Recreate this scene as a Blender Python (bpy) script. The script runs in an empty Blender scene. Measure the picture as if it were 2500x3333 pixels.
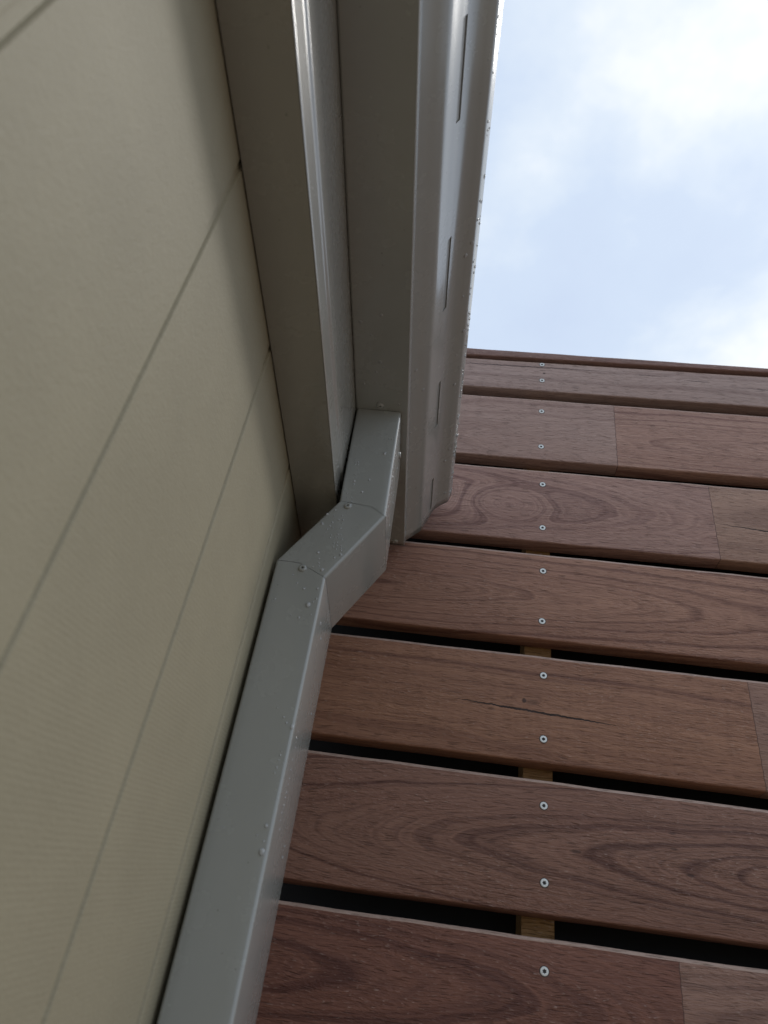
import bpy, bmesh, math, random
from mathutils import Vector, Matrix
random.seed(7)
scene = bpy.context.scene
COL = scene.collection
EYE = 1.62                                   # camera height above the ground; all z below are added to it

# ------------------------------------------------------------------ camera
cam_d = bpy.data.cameras.new('camera')
cam = bpy.data.objects.new('camera', cam_d); COL.objects.link(cam)
R = Matrix(((0.99200788, 0.00481071, 0.1260842),
            (-0.09678747, -0.61206815, 0.78485971),
            (-0.08094786, 0.79079038, 0.60671082)))     # rows: right, up, forward
m = Matrix.Identity(4)
for i in range(3):
    m[i][0] = R[0][i]; m[i][1] = R[1][i]; m[i][2] = -R[2][i]
m[2][3] = EYE
cam.matrix_world = m
cam_d.sensor_fit = 'HORIZONTAL'; cam_d.sensor_width = 5.8; cam_d.lens = 0.963867 * 5.8
cam_d.clip_start = 0.01; cam_d.clip_end = 2000
cam_d.dof.use_dof = True; cam_d.dof.focus_distance = 0.93; cam_d.dof.aperture_fstop = 1.9
scene.camera = cam
scene.render.resolution_x = 768; scene.render.resolution_y = 1024

# ------------------------------------------------------------------ sky, sun, exposure
SUN = Vector((0.51, 0.20, 0.78)).normalized()
W = bpy.data.worlds.new('World'); scene.world = W; W.use_nodes = True
nt = W.node_tree; nt.nodes.clear()
def N(t, kind, **kw):
    n = t.nodes.new(kind)
    for k, v in kw.items(): setattr(n, k, v)
    return n
def put(t, sock, v):
    if isinstance(v, bpy.types.NodeSocket): t.links.new(v, sock)
    elif v is not None: sock.default_value = v
def M(t, op, a, b=None, c=None, clamp=False):
    n = N(t, 'ShaderNodeMath', operation=op, use_clamp=clamp)
    for i, v in enumerate((a, b, c)): put(t, n.inputs[i], v)
    return n.outputs[0]
def VM(t, op, a, b=None, scale=None):
    n = N(t, 'ShaderNodeVectorMath', operation=op)
    put(t, n.inputs[0], a); put(t, n.inputs[1], b)
    if scale is not None: put(t, n.inputs['Scale'], scale)
    return n.outputs['Value'] if op in ('DOT_PRODUCT', 'LENGTH') else n.outputs[0]
def RAMP(t, fac, stops, interp='LINEAR'):
    n = N(t, 'ShaderNodeValToRGB'); n.color_ramp.interpolation = interp
    e = n.color_ramp.elements
    while len(e) < len(stops): e.new(0.5)
    for el, (p, c) in zip(e, stops):
        el.position = p; el.color = (c, c, c, 1) if isinstance(c, (int, float)) else (*c, 1)
    put(t, n.inputs[0], fac); return n.outputs[0]
def MIX(t, fac, a, b, blend='MIX'):
    n = N(t, 'ShaderNodeMix', data_type='RGBA', blend_type=blend)
    put(t, n.inputs[0], fac)
    for i, v in ((6, a), (7, b)):
        put(t, n.inputs[i], (*v, 1) if isinstance(v, tuple) and len(v) == 3 else v)
    return n.outputs[2]
def NOISE(t, vec, scale, detail=3, rough=.5, dim='3D', w=None, dist=0):
    n = N(t, 'ShaderNodeTexNoise', noise_dimensions=dim)
    if vec is not None and dim != '1D': put(t, n.inputs['Vector'], vec)
    if w is not None: put(t, n.inputs['W'], w)
    n.inputs['Scale'].default_value = scale; n.inputs['Detail'].default_value = detail
    n.inputs['Roughness'].default_value = rough; n.inputs['Distortion'].default_value = dist
    return n.outputs['Fac']

sky = N(nt, 'ShaderNodeTexSky', sky_type='NISHITA'); sky.sun_disc = False
sky.sun_elevation = math.asin(SUN.z); sky.sun_rotation = math.atan2(SUN.x, SUN.y)
sky.air_density = 1.2; sky.dust_density = 2.0
tc = N(nt, 'ShaderNodeTexCoord').outputs['Generated']
sep = N(nt, 'ShaderNodeSeparateXYZ'); put(nt, sep.inputs[0], tc)
zz = M(nt, 'MAXIMUM', sep.outputs[2], 0.12)
cmb = N(nt, 'ShaderNodeCombineXYZ')                      # the cloud deck seen from below
put(nt, cmb.inputs[0], M(nt, 'DIVIDE', sep.outputs[0], zz)); put(nt, cmb.inputs[1], M(nt, 'DIVIDE', sep.outputs[1], zz))
deck = cmb.outputs[0]
n1 = NOISE(nt, deck, 2.6, 5, .52, dist=.15)
n2 = NOISE(nt, VM(nt, 'ADD', deck, (3.1, 7.7, 1.3)), 7.0, 4, .55)
cl = M(nt, 'ADD', M(nt, 'MULTIPLY', n1, .72), M(nt, 'MULTIPLY', n2, .28))
def bank(d, sharp, amt):                                # a thicker / brighter cloud bank in a direction of the sky
    dv = Vector(d).normalized()
    return M(nt, 'MULTIPLY', M(nt, 'POWER', M(nt, 'MAXIMUM', VM(nt, 'DOT_PRODUCT', tc, tuple(dv)), 0.0), sharp), amt)
for d, s, a in (((.235, .33, .915), 60, .19), ((.37, .55, .75), 130, .20), ((.11, .50, .86), 60, -.05), ((.24,.50,.83), 200, -.04)):
    cl = M(nt, 'ADD', cl, bank(d, s, a))
dens = RAMP(nt, cl, ((.34, (6.6, 7.75, 9.7)), (.50, (7.0, 8.2, 10.0)), (.60, (8.2, 9.2, 10.4)), (.72, (10.9, 11.2, 11.4))))
haze_mix = MIX(nt, .90, sky.outputs[0], dens)           # broken overcast in front of the clear sky
bg = N(nt, 'ShaderNodeBackground'); put(nt, bg.inputs[0], haze_mix); bg.inputs[1].default_value = 0.10
out = N(nt, 'ShaderNodeOutputWorld'); nt.links.new(bg.outputs[0], out.inputs[0])

sd = bpy.data.lights.new('sun', 'SUN'); sd.energy = 1.15; sd.angle = math.radians(17); sd.color = (1, .965, .91)
so = bpy.data.objects.new('sun', sd); COL.objects.link(so)
so.rotation_euler = (-SUN).to_track_quat('-Z', 'Y').to_euler(); so.location = (2, 1, 6)

vs = scene.view_settings
vs.view_transform = 'Standard'; vs.look = 'None'; vs.exposure = 0.0; vs.gamma = 1; vs.use_curve_mapping = False

# ------------------------------------------------------------------ object helpers
def thing(name, loc, label, cat, group=None):
    o = bpy.data.objects.new(name, None); COL.objects.link(o); o.location = loc; o.empty_display_size = .05
    o['label'] = label; o['category'] = cat
    if group: o['group'] = group
    return o
def obj(name, bm, mats, parent=None, loc=None, smooth=None):
    """link a bmesh (in world coordinates, z measured from the eye) as ONE object whose origin is loc"""
    loc = Vector(loc if loc is not None else (0, 0, 0))
    bmesh.ops.translate(bm, verts=bm.verts, vec=-loc)
    me = bpy.data.meshes.new(name); bm.to_mesh(me); bm.free()
    for mm in (mats if isinstance(mats, (list, tuple)) else [mats]): me.materials.append(mm)
    if smooth is not None:
        me.polygons.foreach_set('use_smooth', [True] * len(me.polygons))
        me.set_sharp_from_angle(angle=math.radians(smooth))
    o = bpy.data.objects.new(name, me); COL.objects.link(o)
    wl = loc + Vector((0, 0, EYE))
    if parent is None: o.location = wl
    else:
        o.parent = parent
        pw = Vector(parent.location)
        p = parent.parent
        while p: pw += Vector(p.location); p = p.parent
        o.location = wl - pw
    return o
def tag(o, label, cat, group=None):
    o['label'] = label; o['category'] = cat
    if group: o['group'] = group
    return o
def loft(bm, rings, close=True, caps=True, mat=0):
    """skin a list of equally long point rings"""
    V = [[bm.verts.new(p) for p in r] for r in rings]
    n = len(rings[0])
    for a, b in zip(V, V[1:]):
        for i in range(n if close else n - 1):
            j = (i + 1) % n
            f = bm.faces.new((a[i], a[j], b[j], b[i])); f.material_index = mat
    if caps and close:
        bm.faces.new(V[0][::-1]).material_index = mat; bm.faces.new(V[-1]).material_index = mat
    return V
def box(bm, x0, x1, y0, y1, z0, z1, mat=0):
    loft(bm, [[(x, y0, z0), (x, y1, z0), (x, y1, z1), (x, y0, z1)] for x in (x0, x1)], mat=mat)
def fixn(bm): bmesh.ops.recalc_face_normals(bm, faces=bm.faces)

# ------------------------------------------------------------------ materials
def new_mat(name):
    mt = bpy.data.materials.new(name); mt.use_nodes = True
    t = mt.node_tree; b = t.nodes['Principled BSDF']
    return mt, t, b
def bump(t, b, h, dist, strength=1.0, prev=None):
    n = N(t, 'ShaderNodeBump'); n.inputs['Strength'].default_value = strength; n.inputs['Distance'].default_value = dist
    put(t, n.inputs['Height'], h)
    if prev is not None: t.links.new(prev, n.inputs['Normal'])
    t.links.new(n.outputs[0], b.inputs['Normal']); return n.outputs[0]

def painted_steel(name, base, rough):
    mt, t, b = new_mat(name)
    P = N(t, 'ShaderNodeNewGeometry').outputs['Position']
    blot = NOISE(t, P, 22, 4, .6)
    film = NOISE(t, VM(t, 'MULTIPLY', P, (60, 60, 7)), 1, 4, .6)        # faint dried run marks
    dust = NOISE(t, P, 900, 2, .5)
    spec = RAMP(t, NOISE(t, VM(t, 'ADD', P, (4.2, 1.7, .3)), 240, 1, .4), ((.0, 0), (.785, 0), (.82, 1)))
    c = MIX(t, RAMP(t, blot, ((.3, 0), (.75, 1))), tuple(v * .975 for v in base), tuple(min(1, v * 1.025) for v in base))
    c = MIX(t, M(t, 'MULTIPLY', RAMP(t, film, ((.45, 0), (.8, 1))), .03), c, tuple(v * 1.25 for v in base))
    c = MIX(t, M(t, 'MULTIPLY', spec, .35), c, (.05, .045, .035))         # dirt specks
    put(t, b.inputs['Base Color'], c)
    put(t, b.inputs['Roughness'], M(t, 'ADD', M(t, 'MULTIPLY', blot, .06), rough - .03))
    b.inputs['Specular IOR Level'].default_value = .6
    b.inputs['Coat Weight'].default_value = .55; b.inputs['Coat Roughness'].default_value = .14; b.inputs['Coat IOR'].default_value = 1.55
    h = M(t, 'ADD', M(t, 'MULTIPLY', NOISE(t, P, 9, 1, .4), 1.0), M(t, 'MULTIPLY', dust, .010))
    bump(t, b, h, .0012, .35)
    return mt
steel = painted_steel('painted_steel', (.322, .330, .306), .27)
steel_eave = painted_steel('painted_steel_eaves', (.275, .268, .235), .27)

def wall_paint():
    mt, t, b = new_mat('cream_wall_paint')
    P = N(t, 'ShaderNodeNewGeometry').outputs['Position']
    blot = NOISE(t, P, 14, 5, .6); fine = NOISE(t, P, 620, 3, .6); mid = NOISE(t, P, 230, 3, .6)
    base = (.322, .288, .198)
    c = MIX(t, RAMP(t, blot, ((.3, 0), (.7, 1))), tuple(v * .95 for v in base), tuple(v * 1.04 for v in base))
    c = MIX(t, M(t, 'MULTIPLY', RAMP(t, NOISE(t, VM(t, 'MULTIPLY', P, (1, 130, 40)), 1, 3, .6), ((.70, 0), (.80, 1))), .22), c, (.25, .22, .16))
    put(t, b.inputs['Base Color'], c)
    b.inputs['Roughness'].default_value = .62; b.inputs['Specular IOR Level'].default_value = .35
    # roller stipple, plus the faint brushed ripple across the boards
    Q = N(t, 'ShaderNodeMapping'); Q.inputs['Rotation'].default_value = (math.radians(-12), 0, 0); put(t, Q.inputs['Vector'], P)
    wv = N(t, 'ShaderNodeTexWave', wave_type='BANDS', bands_direction='Z'); put(t, wv.inputs['Vector'], Q.outputs[0])
    wv.inputs['Scale'].default_value = 105; wv.inputs['Distortion'].default_value = 2.2; wv.inputs['Detail'].default_value = 2; wv.inputs['Detail Scale'].default_value = .25
    h = M(t, 'ADD', M(t, 'MULTIPLY', fine, .5), M(t, 'MULTIPLY', mid, .5))
    h = M(t, 'ADD', h, M(t, 'MULTIPLY', M(t, 'MULTIPLY', wv.outputs['Fac'], RAMP(t, NOISE(t, P, 5, 2), ((.40, .1), (.66, 1)))), .115))
    bump(t, b, h, .0020, .32)
    return mt
cream = wall_paint()

def plain(name, base, rough=.6, var=.1, scale=60, metallic=0.0, bmp=0.0):
    mt, t, b = new_mat(name)
    P = N(t, 'ShaderNodeNewGeometry').outputs['Position']
    n = NOISE(t, P, scale, 4, .6)
    put(t, b.inputs['Base Color'], MIX(t, n, tuple(v * (1 - var) for v in base), tuple(v * (1 + var) for v in base)))
    b.inputs['Roughness'].default_value = rough; b.inputs['Metallic'].default_value = metallic
    if bmp: bump(t, b, n, bmp, .6)
    return mt
black_wrap = plain('black_wall_wrap', (.012, .012, .013), .8)
screw_metal = plain('zinc_screw', (.66, .65, .60), .38, .12, 900, .55)
recess_shade = plain('recess_shade', (.03, .028, .025), .7)  # shade inside holes and around screw heads, put into the colour
slot_shade = plain('slot_shade', (.26, .265, .245), .35)  # darkened gutter grey: shade of the slots put into the colour
roof_steel = plain('roof_steel', (.26, .26, .24), .4)
paving = plain('paving', (.29, .225, .165), .8, .25, 5, 0, .004)

def water_mat():
    """thin beads: clear to the paint below, a bright sky glint at the rim and refracted sky brightness put in as pale diffuse"""
    mt = bpy.data.materials.new('water'); mt.use_nodes = True; t = mt.node_tree; t.nodes.clear()
    o_ = N(t, 'ShaderNodeOutputMaterial')
    P = N(t, 'ShaderNodeNewGeometry').outputs['Position']
    tr = N(t, 'ShaderNodeBsdfTransparent'); put(t, tr.inputs[0], MIX(t, NOISE(t, P, 300, 2), (.90, .91, .91), (1, 1, 1)))
    df = N(t, 'ShaderNodeBsdfDiffuse'); df.inputs[0].default_value = (.85, .87, .88, 1)  # pale diffuse paints in the sky brightness a drop gathers
    gl = N(t, 'ShaderNodeBsdfGlossy'); gl.inputs['Roughness'].default_value = .03
    fr = N(t, 'ShaderNodeFresnel'); fr.inputs[0].default_value = 1.5
    a = N(t, 'ShaderNodeMixShader'); a.inputs[0].default_value = .38
    t.links.new(tr.outputs[0], a.inputs[1]); t.links.new(df.outputs[0], a.inputs[2])
    b2 = N(t, 'ShaderNodeMixShader'); put(t, b2.inputs[0], M(t, 'MULTIPLY', fr.outputs[0], 1.0, clamp=True))
    t.links.new(a.outputs[0], b2.inputs[1]); t.links.new(gl.outputs[0], b2.inputs[2])
    t.links.new(b2.outputs[0], o_.inputs[0]); return mt
water = water_mat()

# wood: rings of a log whose pith runs nearly along the board, cut by the board's face (gives real cathedral figure)
def wood_group():
    g = bpy.data.node_groups.new('wood_figure', 'ShaderNodeTree')
    I = g.interface
    I.new_socket('Vector', in_out='INPUT', socket_type='NodeSocketVector')
    for n in ('Seed', 'D0', 'Slope', 'X0', 'Z0', 'Freq', 'KnotX', 'KnotZ', 'KnotAmp', 'KnotSX', 'KnotSZ', 'Curl', 'Contrast'):
        I.new_socket(n, in_out='INPUT', socket_type='NodeSocketFloat')
    I.new_socket('Light', in_out='INPUT', socket_type='NodeSocketColor'); I.new_socket('Dark', in_out='INPUT', socket_type='NodeSocketColor')
    I.new_socket('Color', in_out='OUTPUT', socket_type='NodeSocketColor'); I.new_socket('Height', in_out='OUTPUT', socket_type='NodeSocketFloat')
    gi = N(g, 'NodeGroupInput'); go = N(g, 'NodeGroupOutput'); i = gi.outputs
    off = N(g, 'ShaderNodeCombineXYZ'); put(g, off.inputs[0], M(g, 'MULTIPLY', i['Seed'], 3.7)); put(g, off.inputs[2], M(g, 'MULTIPLY', i['Seed'], 1.9))
    V = VM(g, 'ADD', i['Vector'], off.outputs[0])
    s = N(g, 'ShaderNodeSeparateXYZ'); put(g, s.inputs[0], i['Vector'])
    x, y, z = s.outputs
    wob = M(g, 'SUBTRACT', NOISE(g, VM(g, 'MULTIPLY', V, (4, 9, 9)), 1, 3, .55), .5)
    wob2 = M(g, 'SUBTRACT', NOISE(g, VM(g, 'MULTIPLY', V, (14, 40, 40)), 1, 2, .5), .5)
    d = M(g, 'ADD', M(g, 'ADD', i['D0'], M(g, 'MULTIPLY', i['Slope'], M(g, 'SUBTRACT', x, i['X0']))), y)
    zc = M(g, 'SUBTRACT', z, i['Z0'])
    r = M(g, 'SQRT', M(g, 'ADD', M(g, 'MULTIPLY', d, d), M(g, 'MULTIPLY', zc, zc)))
    r = M(g, 'ADD', r, M(g, 'ADD', M(g, 'MULTIPLY', wob, .020), M(g, 'MULTIPLY', wob2, .0028)))
    kx = M(g, 'DIVIDE', M(g, 'SUBTRACT', x, i['KnotX']), i['KnotSX']); kz = M(g, 'DIVIDE', M(g, 'SUBTRACT', z, i['KnotZ']), i['KnotSZ'])
    kk = M(g, 'EXPONENT', M(g, 'MULTIPLY', M(g, 'ADD', M(g, 'MULTIPLY', kx, kx), M(g, 'MULTIPLY', kz, kz)), -1.0))
    r = M(g, 'ADD', r, M(g, 'MULTIPLY', kk, i['KnotAmp']))
    w = M(g, 'ADD', M(g, 'MULTIPLY', r, i['Freq']), i['Seed'])
    rings = NOISE(g, None, 1, 2.0, .55, '1D', w)
    ringf = NOISE(g, None, 3.0, 1.0, .5, '1D', w)
    rv = M(g, 'ADD', M(g, 'MULTIPLY', rings, .75), M(g, 'MULTIPLY', ringf, .25))
    ridge = M(g, 'SUBTRACT', 1., M(g, 'MULTIPLY', M(g, 'ABSOLUTE', M(g, 'SUBTRACT', rings, .5)), 9.), clamp=True)
    ridge2 = M(g, 'SUBTRACT', 1., M(g, 'MULTIPLY', M(g, 'ABSOLUTE', M(g, 'SUBTRACT', ringf, .54)), 10.), clamp=True)
    rv = RAMP(g, rv, ((.30, 0), (.47, .42), (.55, .55), (.70, .85)))
    rv = M(g, 'ADD', M(g, 'MULTIPLY', rv, .75), M(g, 'ADD', M(g, 'MULTIPLY', ridge, .34), M(g, 'MULTIPLY', ridge2, .16)))
    # long fibres
    Vw = VM(g, 'ADD', V, None); cz = N(g, 'ShaderNodeCombineXYZ'); put(g, cz.inputs[2], M(g, 'MULTIPLY', wob2, .012))
    Vw = VM(g, 'ADD', V, cz.outputs[0])
    fib = NOISE(g, VM(g, 'MULTIPLY', Vw, (9, 260, 260)), 1, 4, .6)
    fib2 = NOISE(g, VM(g, 'MULTIPLY', Vw, (60, 700, 700)), 1, 2, .6)
    tear = NOISE(g, VM(g, 'MULTIPLY', Vw, (120, 430, 430)), 1, 2, .6)        # short torn fibres of a rough face
    patchy = RAMP(g, NOISE(g, VM(g, 'MULTIPLY', V, (7, 18, 18)), 1, 3, .6), ((.35, .15), (.65, 1)))
    pores = RAMP(g, NOISE(g, VM(g, 'MULTIPLY', Vw, (45, 900, 900)), 1, 1, .5), ((.62, 0), (.74, 1)))
    mott = NOISE(g, VM(g, 'MULTIPLY', V, (3.0, 14, 14)), 1, 4, .6)
    curl = NOISE(g, VM(g, 'MULTIPLY', V, (110, 60, 16)), 1, 2, .5)
    fac = M(g, 'ADD', M(g, 'MULTIPLY', M(g, 'SUBTRACT', rv, .5), M(g, 'MULTIPLY', i['Contrast'], .95)), .5)
    fac = M(g, 'ADD', fac, M(g, 'MULTIPLY', M(g, 'SUBTRACT', fib, .5), .60))
    fac = M(g, 'ADD', fac, M(g, 'MULTIPLY', M(g, 'SUBTRACT', fib2, .5), .42))
    fac = M(g, 'ADD', fac, M(g, 'MULTIPLY', M(g, 'SUBTRACT', mott, .5), .60))
    fac = M(g, 'ADD', fac, M(g, 'MULTIPLY', M(g, 'MULTIPLY', M(g, 'SUBTRACT', curl, .5), i['Curl']), RAMP(g, mott, ((.4, 0), (.6, 1)))))
    fac = M(g, 'SUBTRACT', fac, M(g, 'MULTIPLY', kk, M(g, 'MULTIPLY', i['KnotAmp'], 3.0)), clamp=True)
    col = MIX(g, fac, i['Dark'], i['Light'])
    hue = NOISE(g, VM(g, 'MULTIPLY', V, (2.2, 22, 22)), 1, 2, .5)
    col = MIX(g, RAMP(g, hue, ((.42, 0), (.7, .38))), col, MIX(g, .5, col, (.21, .085, .06)))
    col = MIX(g, M(g, 'MULTIPLY', pores, .26), col, (.05, .026, .02))
    tl = M(g, 'MULTIPLY', RAMP(g, tear, ((.60, 0), (.74, 1))), patchy)
    col = MIX(g, M(g, 'MULTIPLY', tl, .5), col, (.62, .50, .43))
    td = M(g, 'MULTIPLY', RAMP(g, tear, ((.27, 1), (.40, 0))), patchy)
    col = MIX(g, M(g, 'MULTIPLY', td, .34), col, (.06, .032, .026))
    col = MIX(g, 1.0, col, (.96, .895, .855), 'MULTIPLY')                  # the timber's red-brown
    put(g, go.inputs['Color'], col)
    h = M(g, 'ADD', M(g, 'MULTIPLY', fib2, .35), M(g, 'MULTIPLY', M(g, 'MULTIPLY', tear, patchy), .75))
    h = M(g, 'ADD', h, M(g, 'MULTIPLY', fib, .35)); h = M(g, 'SUBTRACT', h, M(g, 'MULTIPLY', pores, .35))
    put(g, go.inputs['Height'], h)
    return g
WOOD = wood_group()
LIGHT, DARK = (.40, .245, .178), (.180, .096, .070)
def figure(t, vec, P):
    n = N(t, 'ShaderNodeGroup'); n.node_tree = WOOD
    put(t, n.inputs['Vector'], vec)
    df = dict(Seed=1., D0=.03, Slope=.12, X0=.2, Z0=0., Freq=170., KnotX=9., KnotZ=0., KnotAmp=0., KnotSX=.05, KnotSZ=.02, Curl=0., Contrast=.9)
    df.update({k: v for k, v in P.items() if k in df})
    for k, v in df.items(): n.inputs[k].default_value = float(v)
    n.inputs['Light'].default_value = (*P.get('Light', LIGHT), 1); n.inputs['Dark'].default_value = (*P.get('Dark', DARK), 1)
    return n.outputs['Color'], n.outputs['Height']
def wood_mat(name, left, right=None, joint=None, cracks=(), spots=()):
    """left / right: figure of the two lengths finger-jointed at x = joint[0] + joint[1]*z"""
    mt, t, b = new_mat(name)
    P = N(t, 'ShaderNodeTexCoord').outputs['Object']
    s = N(t, 'ShaderNodeSeparateXYZ'); put(t, s.inputs[0], P); x, y, z = s.outputs
    col, h = figure(t, P, left)
    if right:
        c2, h2 = figure(t, P, right)
        zig = M(t, 'MULTIPLY', M(t, 'SUBTRACT', M(t, 'PINGPONG', M(t, 'MULTIPLY', z, 140.), 1.), .5), .0006)
        e = M(t, 'SUBTRACT', x, M(t, 'ADD', M(t, 'ADD', joint[0], M(t, 'MULTIPLY', z, joint[1])), zig))
        k = M(t, 'GREATER_THAN', e, 0.)
        col = MIX(t, k, col, c2)
        hm = N(t, 'ShaderNodeMix', data_type='FLOAT'); put(t, hm.inputs[0], k); put(t, hm.inputs[2], h); put(t, hm.inputs[3], h2); h = hm.outputs[0]
        ln = M(t, 'LESS_THAN', M(t, 'ABSOLUTE', e), .00045)
        col = MIX(t, M(t, 'MULTIPLY', ln, .6), col, (.04, .02, .015)); h = M(t, 'SUBTRACT', h, ln)
    jag = M(t, 'MULTIPLY', M(t, 'SUBTRACT', NOISE(t, VM(t, 'MULTIPLY', P, (70, 1, 1)), 1, 4, .7), .5), .006)
    for (xa, za, xb, zb, wid) in cracks:                 # a drying crack from (xa,za) to (xb,zb)
        u = M(t, 'DIVIDE', M(t, 'SUBTRACT', x, xa), xb - xa)
        line = M(t, 'ADD', M(t, 'ADD', za, M(t, 'MULTIPLY', u, zb - za)), jag)
        taper = M(t, 'MULTIPLY', M(t, 'MULTIPLY', M(t, 'MULTIPLY', u, M(t, 'SUBTRACT', 1., u)), 4.), wid)
        taper = M(t, 'MULTIPLY', taper, M(t, 'ADD', .35, NOISE(t, VM(t, 'MULTIPLY', P, (120, 1, 1)), 1, 2, .6)))
        k = M(t, 'LESS_THAN', M(t, 'ABSOLUTE', M(t, 'SUBTRACT', z, line)), taper)
        col = MIX(t, M(t, 'MULTIPLY', k, .92), col, (.012, .007, .006)); h = M(t, 'SUBTRACT', h, M(t, 'MULTIPLY', k, 2.))
    for (xa, za, sx, sz, a) in spots:                    # small dark gum marks / pin knots
        q = M(t, 'ADD', M(t, 'POWER', M(t, 'DIVIDE', M(t, 'SUBTRACT', x, xa), sx), 2.), M(t, 'POWER', M(t, 'DIVIDE', M(t, 'SUBTRACT', z, za), sz), 2.))
        q = M(t, 'ADD', q, M(t, 'MULTIPLY', M(t, 'SUBTRACT', NOISE(t, P, 320, 3, .6), .5), 1.4))
        k = RAMP(t, q, ((.3, 1), (1., 0)))
        col = MIX(t, M(t, 'MULTIPLY', k, a), col, (.03, .016, .013))
    put(t, b.inputs['Base Color'], col)
    b.inputs['Roughness'].default_value = .60; b.inputs['Specular IOR Level'].default_value = .35
    bump(t, b, h, .0030, .9)
    return mt

# ------------------------------------------------------------------ ground
bm = bmesh.new()
vs_ = [bm.verts.new((x, y, -EYE)) for x, y in ((-300, -300), (300, -300), (300, 300), (-300, 300))]
bm.faces.new(vs_)
g = obj('ground', bm, paving); g['kind'] = 'structure'

# ------------------------------------------------------------------ house: grooved cladding, soffit, fascia, unseen roof
WX, YB, YF, YE = -0.159, -2.6, 0.862, 0.790
house = thing('house', (WX, 0, 0), 'house side with cream vertically grooved wall cladding under grey soffit and fascia', 'house')
bm = bmesh.new()
pts = [(WX, YB)]
ys = [YB + .06 + .1545 * k for k in range(0, 40)]
ys = [y for y in (.0947 - .1545 * k for k in range(17, 0, -1)) if y > YB + .02] + [.0947, .2515, .4085, .5610, .7160]
for y in ys: pts += [(WX, y - .0043), (WX - .0005, y - .0038), (WX - .0020, y - .0029), (WX - .0020, y + .0029), (WX - .0005, y + .0038), (WX, y + .0043)]
pts += [(WX, YF), (WX - .02, YF), (WX - .02, YB)]
loft(bm, [[(x, y, z) for x, y in pts] for z in (-EYE, .62)])
fixn(bm); obj('cladding_wall', bm, cream, house)
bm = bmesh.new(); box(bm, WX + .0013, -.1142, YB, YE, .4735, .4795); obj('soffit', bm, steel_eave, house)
bm = bmesh.new()
prof = [(-.1140, .4737), (-.1135, .4735), (-.1131, .4745), (-.1129, .4765), (-.1127, .4960), (-.1124, .4980), (-.1119, .4998), (-.1113, .5010), (-.1108, .5022),
        (-.1106, .5040), (-.1105, .5080), (-.1105, .64), (-.1130, .64), (-.1133, .504), (-.1141, .4980)]
loft(bm, [[(x, y, z) for x, z in prof] for y in (YB, YE)]); fixn(bm)
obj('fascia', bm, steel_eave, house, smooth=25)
bm = bmesh.new()
loft(bm, [[(-.095, y, .715), (-.095, y, .72), (-3.2, y, 1.45), (-3.2, y, 1.43)] for y in (YB, YF)]); fixn(bm)
obj('roof', bm, roof_steel, house)  # out of view, added to block light from behind the wall

# ------------------------------------------------------------------ quad gutter
gut = thing('gutter', (-.07, 0, .595 + EYE), 'grey painted metal roof gutter with overflow slots, wet front lip against the sky', 'gutter')
GY0, GY1 = -2.6, .848
outer = [(-.1100, .690), (-.1100, .5952), (-.1085, .5944), (-.0535, .5944), (-.0520, .5940), (-.0512, .5948), (-.0504, .6040),
         (-.0495, .6052), (-.0400, .6142), (-.0330, .6210), (-.0308, .6238), (-.0292, .6275), (-.0272, .6336), (-.0236, .6425),
         (-.0221, .6462), (-.0191, .6548), (-.0176, .6588), (-.0160, .6622), (-.0138, .6655), (-.0111, .6688), (-.0040, .6747), (.0020, .6793), (.0034, .6808),
         (.0044, .6835), (.0075, .6937), (.0078, .6965), (.0066, .6985), (.0046, .6985)]
SL = 14                                     # the strip outer[14]-outer[15] carries the slots
slots = []
for a, b_ in ((.2160, .2950), (.4047, .4881), (.5915, .6640), (.7663, .8354)): slots.append((a, b_))
k = .2160 - .187
while k > GY0 + .1: slots.append((k, k + .08)); k -= .187
slots.sort()
bm = bmesh.new()
cuts = [GY0]
for a, b_ in slots: cuts += [a, a + .003, b_ - .003, b_]
cuts.append(GY1)
V = [[bm.verts.new((x, y, z)) for x, z in outer] for y in cuts]
for ai in range(len(cuts) - 1):
    y0, y1 = cuts[ai], cuts[ai + 1]; ym = (y0 + y1) / 2
    seg = next(((a, b_) for a, b_ in slots if a < ym < b_), None)
    for i in range(len(outer) - 1):
        q = (V[ai][i], V[ai][i + 1], V[ai + 1][i + 1], V[ai + 1][i])
        if seg and i == SL:
            mid = Vector((-.0009, 0, .0006))           # pressed inwards: a closed recess behind each slot
            w = [bm.verts.new(v.co + mid) for v in q]
            bm.faces.new(w).material_index = 1
            for e_ in ((0, 1), (1, 2), (2, 3), (3, 0)):
                if (e_ == (0, 1) and y0 > seg[0] + 1e-6) or (e_ == (2, 3) and y1 < seg[1] - 1e-6): continue
                bm.faces.new((q[e_[0]], q[e_[1]], w[e_[1]], w[e_[0]])).material_index = 1
            continue
        bm.faces.new(q)
bmesh.ops.remove_doubles(bm, verts=bm.verts, dist=1e-6)
fixn(bm)
ch = obj('gutter_channel', bm, [steel, slot_shade], gut, smooth=28)
so_ = ch.modifiers.new('sheet', 'SOLIDIFY'); so_.thickness = .0009; so_.offset = -1
bm = bmesh.new()                            # stop end: a plate closing the profile
ring = [(x, z) for x, z in outer[1:-3]] + [(.0030, .690), (-.1100, .690)]
loft(bm, [[(x, y, z) for x, z in ring] for y in (GY1 - .0035, GY1 - .0023)]); fixn(bm)
obj('stop_end', bm, steel, gut)

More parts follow.
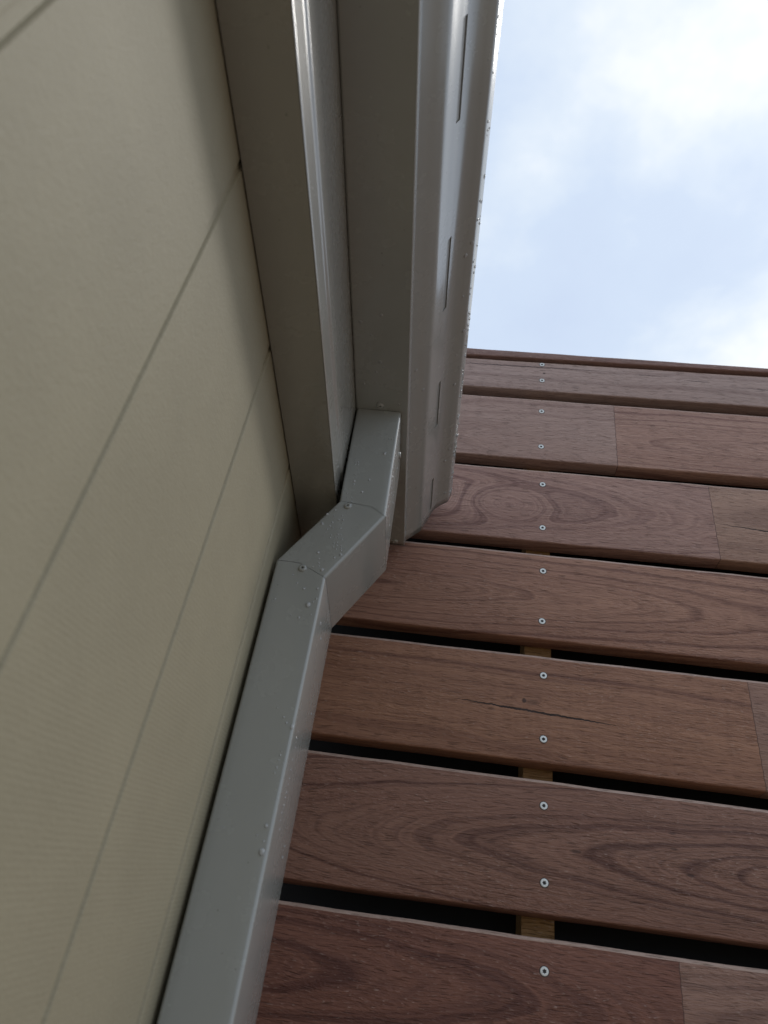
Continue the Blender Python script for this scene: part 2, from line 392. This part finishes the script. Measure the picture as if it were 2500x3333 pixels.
def rivet_bm(c, n, r=.0041, hh=.0019):
    """pop rivet: flat dome with the mandrel hole"""
    n = Vector(n).normalized(); a = n.orthogonal().normalized(); b = n.cross(a); c = Vector(c)
    bm = bmesh.new()
    sec = [(r * 1.0, -.0004), (r, .0003), (r * .93, hh * .55), (r * .72, hh * .92), (r * .48, hh), (r * .30, hh * .96), (r * .25, hh * .70), (r * .23, -.0004)]
    K = 20
    V = [[bm.verts.new(c + a * (q * math.cos(2 * math.pi * i / K)) + b * (q * math.sin(2 * math.pi * i / K)) + n * h) for i in range(K)] for q, h in sec]
    for p, q in zip(V, V[1:]):
        for i in range(K): bm.faces.new((p[i], p[(i + 1) % K], q[(i + 1) % K], q[i]))
    f = bm.faces.new([bm.verts.new(c + a * (.24 * r * math.cos(2 * math.pi * i / K)) + b * (.24 * r * math.sin(2 * math.pi * i / K)) + n * .0002) for i in range(K)])
    f.material_index = 1
    fixn(bm); return bm
for c in ((-.0826, .5807, .5941), (-.064, .838, .5941)):
    obj('rivet', rivet_bm(c, (0, 0, -1)), [steel, recess_shade], gut, loc=c, smooth=50)

# ------------------------------------------------------------------ downpipe 100 x 50 with an offset
FY, BY = .588, .6872
pipe = thing('downpipe', (-.131, (FY + BY) / 2, 0), 'rectangular grey metal downpipe with an angled offset running from gutter down the wall', 'downpipe')
def rrect(r=.0028, seg=5):
    """rounded rectangle in (u across 0..1 over .05, y)"""
    w, o_ = .0500, []
    cs = [(w - r, FY + r, -90), (w - r, BY - r, 0), (r, BY - r, 90), (r, FY + r, 180)]
    for cx_, cy_, a0 in cs:
        for s in range(seg + 1):
            a = math.radians(a0 + 90 * s / seg); o_.append(((cx_ + r * math.cos(a)) / w, cy_ + r * math.sin(a)))
    # extra columns across the front and back faces so the seams can bend
    res = []
    n = len(o_)
    for i in range(n):
        res.append(o_[i]); a, b_ = o_[i], o_[(i + 1) % n]
        if abs(a[1] - b_[1]) < 1e-9 and abs(a[0] - b_[0]) > .3:
            for kk in (.15, .3, .436, .6, .7, .85): res.append((a[0] + (b_[0] - a[0]) * kk, a[1]))
    return res
RR = rrect()
def lerp_tab(tab, u):
    if u <= tab[0][0]: return tab[0][1:]
    for p, q in zip(tab, tab[1:]):
        if u <= q[0]:
            k = (u - p[0]) / (q[0] - p[0]); return tuple(p[j] + (q[j] - p[j]) * k for j in range(1, len(p)))
    return tab[-1][1:]
# seam tables: u -> (x, z) at the two elbows, and the pipe's ends
TOP = [(0, -.1090, .5938), (1, -.0590, .5938)]
UPE = [(0, -.1071, .4600), (1, -.0578, .4457)]
LOE = [(0, -.1552, .3810), (1, -.1049, .3667)]
BOT = [(0, -.1556, -1.45), (1, -.1056, -1.45)]
def section(name, ta, tb, ga, gb, da, db):
    """prism between elbow a (upper) and b (lower); ga/gb pull the ends in along the section so a fine seam shows"""
    ra, rb = [], []
    for u, y in RR:
        fr_ = y < FY + .0018
        xa, za = lerp_tab(FRONT_TAB.get(id(ta), ta) if fr_ else ta, u); xb, zb = lerp_tab(FRONT_TAB.get(id(tb), tb) if fr_ else tb, u)
        L = math.hypot(xb - xa, zb - za); dx, dz = (xb - xa) / L, (zb - za) / L
        sa = ga + (lerp_tab(da, u)[0] if (da and y < FY + .0018) else 0)
        sb = gb - (lerp_tab(db, u)[0] if (db and y < FY + .0018) else 0)
        ra.append((xa + dx * sa, y, za + dz * sa)); rb.append((xb - dx * sb, y, zb - dz * sb))
    bm = bmesh.new(); loft(bm, [ra, rb], caps=False); fixn(bm)
    return obj(name, bm, steel, pipe, smooth=35)
UPE_F = [(0, -.1071, .4600), (.687, -.0731, .4561), (1, -.0578, .4457)]      # on the front face the joints run nearly level, then mitre
LOE_F = [(0, -.1552, .3810), (.45, -.1326, .3804), (.60, -.1254, .3772), (1, -.1049, .3667)]
FRONT_TAB = {id(UPE): UPE_F, id(LOE): LOE_F}
section('upper_section', TOP, UPE, 0, .00022, None, None)
section('offset_section', UPE, LOE, .00022, .00022, None, None)
section('lower_section', LOE, BOT, .00022, 0, None, None)
for c, n in (((-.0975, FY, .4542), (0, -1, 0)), ((-.1283, FY, .3745), (0, -1, 0)), ((-.0587, .643, .579), (1, 0, 0))):
    obj('rivet', rivet_bm(c, n), [steel, recess_shade], pipe, loc=c, smooth=50)

# ------------------------------------------------------------------ timber screen fence
D, TH = .8685, .0255
fence = thing('timber_fence', (.4, D, 0), 'brown hardwood screen fence of horizontal boards with gaps and two screws each', 'fence')
# (z of top at x=0, slope), (z of bottom at x=0, slope) from top board down
tops = [(1.0275, .0235), (.9342, .0140), (.7765, .0080), (.6197, -.0007), (.4594, -.0030), (.3008, -.0060), (.1389, -.0010)]
bots = [(.9550, .0145), (.7983, .0100), (.6405, .0000), (.4833, -.0036), (.3210, -.0070), (.1598, .0020), (-.0005, 0)]
screws = [[1.0238, .9827], [.9072, .8272], [.7486, .6657], [.5900, .5098], [.4313, .3484], [.2706, .1903], [.1089, .0310]]
sx = [(.1447, .1445), (.1435, .1425), (.1446, .1441), (.1445, .1429), (.1444, .1440), (.1440, .1442), (.1438, .1440)]
figs = [                                     # own tone and figure per board; upper sheen and lower shade put into colours
 dict(left=dict(Seed=1.3, D0=.10, Slope=.01, X0=0, Z0=.09, Freq=95, Contrast=.5, Light=(.57, .445, .40), Dark=(.29, .205, .18)),
      cracks=[(-.06, .0190, .262, .0285, .0011), (.30, .026, .352, .0265, .0006), (.385, .021, .43, .0215, .0007), (.46, .014, .58, .013, .0006)], spots=[(.148, .0105, .0035, .0022, .8), (.146, .0175, .006, .0008, .6)]),
 dict(left=dict(Seed=2.1, D0=.09, Slope=-.05, X0=.1, Z0=-.03, Freq=85, Contrast=.55, Light=(.53, .385, .33), Dark=(.26, .17, .143)),
      right=dict(Seed=5.7, D0=.012, Slope=-.085, X0=.42, Z0=-.008, Freq=130, Contrast=.85, Light=(.53, .345, .27), Dark=(.25, .14, .112)), joint=(.2616, .0135)),
 dict(left=dict(Seed=3.4, D0=.055, Slope=.10, X0=.12, Z0=.004, Freq=190, Contrast=.85, KnotX=.090, KnotZ=-.003, KnotAmp=.042, KnotSX=.060, KnotSZ=.030, Light=(.49, .32, .26), Dark=(.20, .112, .096)),
      right=dict(Seed=8.2, D0=.07, Slope=-.05, X0=.4, Z0=.01, Freq=95, Contrast=.6, Light=(.50, .335, .25), Dark=(.26, .16, .12)), joint=(.3936, .009), cracks=[(.394, -.0035, .56, -.0175, .0012)]),
 dict(left=dict(Seed=4.9, D0=.020, Slope=.085, X0=.10, Z0=-.004, Freq=150, Contrast=.9, Light=(.465, .27, .187), Dark=(.188, .093, .066))),
 dict(left=dict(Seed=6.6, D0=.12, Slope=.03, X0=0, Z0=-.10, Freq=85, Contrast=.7, Curl=.45, KnotX=.122, KnotZ=.004, KnotAmp=.018, KnotSX=.020, KnotSZ=.008, Light=(.45, .25, .155), Dark=(.175, .082, .055)),
      right=dict(Seed=9.4, D0=.1, Slope=.02, X0=.4, Z0=.05, Freq=85, Contrast=.5, Light=(.42, .27, .20), Dark=(.21, .125, .095)), joint=(.3978, .009), cracks=[(.030, -.0025, .240, -.0145, .0016), (.402, -.003, .48, -.006, .0009)], spots=[(.1205, .0045, .0035, .0036, .8), (.130, .0035, .010, .0042, .35)]),
 dict(left=dict(Seed=7.8, D0=.028, Slope=-.105, X0=.26, Z0=-.006, Freq=190, Contrast=.95, Light=(.36, .205, .147), Dark=(.125, .060, .045)), spots=[(.178, -.004, .007, .0022, .6), (.30, -.013, .006, .0018, .55), (.285, .028, .005, .0015, .5), (.285, .012, .005, .0015, .45)]),
 dict(left=dict(Seed=11.3, D0=.026, Slope=.12, X0=-.05, Z0=.012, Freq=120, Contrast=.95, Light=(.29, .138, .095), Dark=(.112, .046, .034)),
      right=dict(Seed=12.9, D0=.015, Slope=-.10, X0=.32, Z0=.02, Freq=120, Contrast=.9, Light=(.40, .25, .19), Dark=(.19, .11, .085)), joint=(0.2775, .01)),
]
def board_bm(zt, zb, x0=-.152, x1=1.6, y0=D, th=TH, r=.0022, seg=4, rt=.0042):
    bm = bmesh.new()
    def zz_(l, x): return l[0] + l[1] * min(x, .62)
    rings = []
    K = 44
    for k in range(K + 1):
        x = x0 + (x1 - x0) * k / K
        jz = .00025 * math.sin(37 * x + zt[0] * 50) + .0002 * math.sin(91 * x + zb[0] * 30)
        T, B = zz_(zt, x) + jz, zz_(zb, x) - jz * .7
        p = []
        for cy_, cz_, a0 in ((y0 + rt, T - rt, 90), (y0 + r, B + r, 180), (y0 + th - r, B + r, 270), (y0 + th - r, T - r, 0)):
            for s in range(seg + 1):
                a = math.radians(a0 + 90 * s / seg); q_ = rt if a0 == 90 else r; p.append((x, cy_ + q_ * math.cos(a), cz_ + q_ * math.sin(a)))
        rings.append(p)
    V = loft(bm, rings)
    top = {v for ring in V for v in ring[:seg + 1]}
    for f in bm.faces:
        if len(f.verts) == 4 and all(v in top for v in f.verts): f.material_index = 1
    fixn(bm); return bm
def screw_bm(c, ang):
    """countersunk star-drive head: bright ring, six-lobed recess, dark rim of the countersink"""
    bm = bmesh.new(); K = 36; x, y, z = c
    def circ(r, dy, star=0.0):
        o_ = []
        for i in range(K):
            a = 2 * math.pi * i / K; q = r * (1 + star * math.cos(6 * a + ang)); o_.append(bm.verts.new((x + q * math.cos(a), y + dy, z + q * math.sin(a))))
        return o_
    def band(a, b_, mi):
        for i in range(K):
            f = bm.faces.new((a[i], a[(i + 1) % K], b_[(i + 1) % K], b_[i])); f.material_index = mi
    band(circ(.0050, -.00012), circ(.0042, -.00016), 1)
    e0 = circ(.0043, -.0001); e1 = circ(.0042, -.00045); e2 = circ(.0036, -.00062); e3 = circ(.0019, -.00045, .2); e4 = circ(.0017, -.00010, .2)
    band(e0, e1, 0); band(e1, e2, 0); band(e2, e3, 0); band(e3, e4, 1)
    f = bm.faces.new(e4); f.material_index = 1
    fixn(bm); return bm
BL = ['narrow greyish board at top with a long thin crack', 'pale brown board with a straight joint right of the screws', 'board with an oval knot swirl left of the screws', None,
      'board with a black split beside a small knot', 'board with nested arching grain opening to the right', 'dark reddish board lowest in view']
boards = []
arris = wood_mat('hardwood_arris_highlight', left=dict(Seed=17.2, D0=.1, Slope=.01, Z0=.06, Freq=60, Contrast=.4, Light=(.60, .47, .40), Dark=(.36, .25, .20)))  # paler fresh edge wood, with the sky highlight painted into its colour
for i in range(7):
    zc = (tops[i][0] + bots[i][0]) / 2
    loc = (0, D, zc)
    mt = wood_mat('hardwood', **figs[i])
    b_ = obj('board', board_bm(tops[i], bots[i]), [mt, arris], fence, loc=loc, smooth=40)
    if BL[i]: b_['label'] = BL[i]
    boards.append(b_)
    for k, zq in enumerate(screws[i]):
        c = (sx[i][k], D, zq)
        obj('screw', screw_bm(c, random.uniform(0, 6)), [screw_metal, recess_shade], b_, loc=c, smooth=40)
for k in range(1, 10):                       # the boards go on down to the ground
    zt = .1389 - .16 - .16 * (k - 1)
    if zt - .139 < -EYE: break
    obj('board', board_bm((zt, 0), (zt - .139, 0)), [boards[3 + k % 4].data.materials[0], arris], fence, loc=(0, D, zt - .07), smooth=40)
bm = board_bm((1.0515, .0160), (1.0325, .0285), y0=D - .003, th=.092, r=.002)
cp = obj('capping_board', bm, wood_mat('hardwood_cap', left=dict(Seed=14.2, D0=.1, Slope=.01, Z0=.06, Freq=85, Contrast=.6, Light=(.35, .225, .19), Dark=(.17, .098, .082))), fence, loc=(0, D, 1.04), smooth=40)
cp.data.materials.append(cp.data.materials[0])
def pine_mat():
    return wood_mat('treated_pine', left=dict(Seed=21.5, D0=.05, Slope=.02, Freq=120, Contrast=.5, Light=(.36, .225, .085), Dark=(.24, .135, .048)))
bm = bmesh.new(); box(bm, .1240, .1588, D + TH + .0004, D + TH + .045, -EYE, .985); obj('batten', bm, pine_mat(), fence, loc=(.1414, D + TH, 0))

# the dark wall behind the screen
bm = bmesh.new(); box(bm, -.35, 1.62, D + TH + .0458, D + TH + .055, -EYE, 1.031)
bw = obj('backing_wall', bm, black_wrap); tag(bw, 'black wall seen through the gaps between the brown fence boards', 'wall')

# ------------------------------------------------------------------ rain drops
FRONT = [(-0.0775,0.5578,1),(-0.0766,0.5543,1),(-0.0677,0.5519,1),(-0.0641,0.5516,1),(-0.0872,0.5364,1),(-0.0757,0.5363,1),(-0.0614,0.529,1),(-0.099,0.5178,1),(-0.0962,0.5182,1),(-0.0984,0.5142,1),(-0.0958,0.5145,1),(-0.0983,0.5105,1),(-0.0951,0.5106,1),(-0.0948,0.5033,1),(-0.0961,0.4963,1),(-0.0955,0.4924,1),(-0.0959,0.4877,2),(-0.0958,0.4833,1),(-0.0809,0.4915,2),(-0.0859,0.4742,2),(-0.1009,0.471,1),(-0.1005,0.4649,1),(-0.0952,0.4652,1),(-0.0946,0.4607,1),(-0.1165,0.4417,2),(-0.1096,0.4404,1),(-0.1091,0.4476,1),(-0.1012,0.4415,1),(-0.104,0.436,1),(-0.0997,0.4364,1),(-0.1194,0.4292,2),(-0.1095,0.4321,1),(-0.1,0.4321,1),(-0.1112,0.4272,1),(-0.1082,0.4256,1),(-0.1131,0.4231,1),(-0.1005,0.4258,1),(-0.1141,0.4191,1),(-0.1148,0.4148,1),(-0.108,0.4167,1),(-0.1019,0.4184,1),(-0.0984,0.4179,1),(-0.1084,0.4132,1),(-0.1035,0.4143,1),(-0.101,0.4146,1),(-0.0972,0.413,1),(-0.1008,0.4085,1),(-0.104,0.4073,1),(-0.0964,0.4047,1),(-0.1008,0.4051,1),(-0.1037,0.4029,1),(-0.1006,0.4009,1),(-0.0959,0.4018,1),(-0.0955,0.3996,1),(-0.095,0.3947,2),(-0.1006,0.3907,2),(-0.117,0.3946,2),(-0.1151,0.3877,1),(-0.1144,0.3825,1),(-0.1135,0.3789,1),(-0.1192,0.3778,1),(-0.1361,0.3665,1),(-0.1304,0.3578,1),(-0.1228,0.3527,2),(-0.1105,0.3543,2),(-0.1217,0.322,2),(-0.1112,0.326,1),(-0.1096,0.3434,1),(-0.1492,0.3371,1),(-0.1471,0.3387,1),(-0.1118,0.3396,1),(-0.1294,0.3237,1),(-0.1225,0.2351,1),(-0.1157,0.2281,1),(-0.1124,0.2235,1),(-0.1118,0.2001,1),(-0.1117,0.1965,1),(-0.112,0.1924,1),(-0.1126,0.1865,1),(-0.1131,0.1822,1),(-0.1108,0.1424,2),(-0.1102,0.1313,1),(-0.1163,0.1349,1)]
SIDE = [(0.6107,0.3311,2),(0.6298,0.325,2),(0.6088,0.2253,1),(0.6078,0.2191,1),(0.6095,0.2159,1),(0.6102,0.2119,1),(0.6102,0.2017,1),(0.6115,0.1938,1),(0.614,0.1871,1),(0.6125,0.1821,1),(0.6129,0.1758,1),(0.6123,0.1714,1),(0.6132,0.1657,1),(0.6115,0.159,1),(0.6112,0.1534,1),(0.6154,0.1478,1),(0.6573,0.1454,1),(0.6583,0.137,1),(0.6622,0.2635,1)]
def drop(bm, c, n, r, sag=.25, h=.62):
    """a bead of water sitting on a surface with normal n, a little longer downhill"""
    n = Vector(n).normalized(); dn = Vector((0, 0, -1)); dn = dn - n * dn.dot(n)
    dn = dn.normalized() if dn.length > .05 else n.orthogonal().normalized()
    sd_ = n.cross(dn); c = Vector(c)
    K, L = 10, 4
    rows = []
    for j in range(L):
        a = math.pi / 2 * j / L
        rows.append([bm.verts.new(c + n * (r * h * math.sin(a)) + (sd_ * math.cos(2 * math.pi * i / K) + dn * (math.sin(2 * math.pi * i / K) * (1 + sag * (math.sin(2 * math.pi * i / K) > 0)) + sag * .5 * math.sin(a))) * (r * math.cos(a))) for i in range(K)])
    tp = bm.verts.new(c + n * (r * h) + dn * (r * sag * .4))
    for p, q in zip(rows, rows[1:]):
        for i in range(K): bm.faces.new((p[i], p[(i + 1) % K], q[(i + 1) % K], q[i]))
    for i in range(K): bm.faces.new((rows[-1][i], rows[-1][(i + 1) % K], tp))
    bm.faces.new(rows[0][::-1])
bm = bmesh.new(); SZ = {1: .00078, 2: .0013, 3: .0021}
rnd = random.Random(3)
for x, z, s in FRONT: drop(bm, (x, FY + .00003, z), (0, -1, 0), SZ[s] * rnd.uniform(.8, 1.25))
for y, z, s in SIDE: drop(bm, (lerp_tab(LOE, 1)[0] + (-.1056 + .1049) * (.3667 - z) / 1.8 - .00003, y, z), (1, 0, 0), SZ[s] * rnd.uniform(.8, 1.2), .8)
for k in range(46):                          # beads strung along the upper section's outer edge
    z = .452 + .128 * (k / 45) + rnd.uniform(-.001, .001); u = (z - .4457) / (.5938 - .4457)
    drop(bm, (-.0578 - .0012 * u - .00004, FY + rnd.choice((.0042, .005, .006, .009)) + rnd.uniform(0, .002), z), (1, -.15, 0), rnd.uniform(.0006, .0011))
for k in range(14):
    z = rnd.uniform(.47, .56); u = (z - .4457) / (.5938 - .4457)
    drop(bm, (-.0578 - .0012 * u - .00004, FY + rnd.uniform(.02, .08), z), (1, 0, 0), rnd.uniform(.0005, .001))
for k in range(120):                         # the gutter lip is strung with hanging beads
    y = rnd.uniform(.2, .84) if k % 3 else rnd.uniform(.6, .845)
    h_ = rnd.random(); x = .0044 + .0031 * h_; z = .6835 + .0102 * h_
    drop(bm, (x - .00003, y, z), (1, 0, -.3), rnd.uniform(.0006, .0016) * (1 if rnd.random() > .12 else 1.5), .3)
for k in range(16):                          # larger flat splashes under the gutter front
    y = rnd.uniform(.42, .83); i = rnd.choice((7, 8, 19, 20, 20, 20)); a, b_ = outer[i], outer[i + 1]; f_ = rnd.random()
    drop(bm, (a[0] + (b_[0] - a[0]) * f_, y, a[1] + (b_[1] - a[1]) * f_), (1, 0, -1.1), rnd.uniform(.0012, .0024), .1, .22)
for k in range(8): drop(bm, (rnd.uniform(-.105, -.055), rnd.uniform(.45, .58), .5944), (0, 0, -1), rnd.uniform(.001, .0022), .1, .25)
for k in range(14): drop(bm, (-.1126 + .0004, rnd.uniform(.55, .72), rnd.uniform(.476, .495)), (1, 0, -.05), rnd.uniform(.0005, .0009))
for k in range(10): drop(bm, (rnd.uniform(-.15, -.11), FY + .00003, rnd.uniform(.1, .35)), (0, -1, 0), rnd.uniform(.0003, .0006))
fixn(bm)
dr = obj('rain_droplets', bm, water, smooth=80); dr['kind'] = 'stuff'
tag(dr, 'tiny rain droplets beaded over the grey downpipe and gutter lip', 'droplets')
for (c, r, lab) in (((-.0695, FY + .00003, .5299), .0019, 'largest raindrop on the upper upright piece of downpipe, near its right edge'),
                    ((-.1158, FY + .00003, .3366), .0024, 'largest raindrop below the lower rivet on the lower downpipe length'),
                    ((-.1098, FY + .00003, .3757), .0017, 'raindrop just right of the lower rivet, above the bent downpipe corner'),
                    ((-.1101, FY + .00003, .1243), .0023, 'big raindrop low on the downpipe front, hugging its right edge'),
                    ((-.1072, FY + .00003, .2210), .0017, 'raindrop on the front right edge halfway down the lower downpipe length')):
    b2 = bmesh.new(); drop(b2, c, (0, -1, 0), r, .5, .6); fixn(b2)
    tag(obj('raindrop', b2, water, loc=c, smooth=80), lab, 'raindrop', 'larger raindrops on the downpipe')
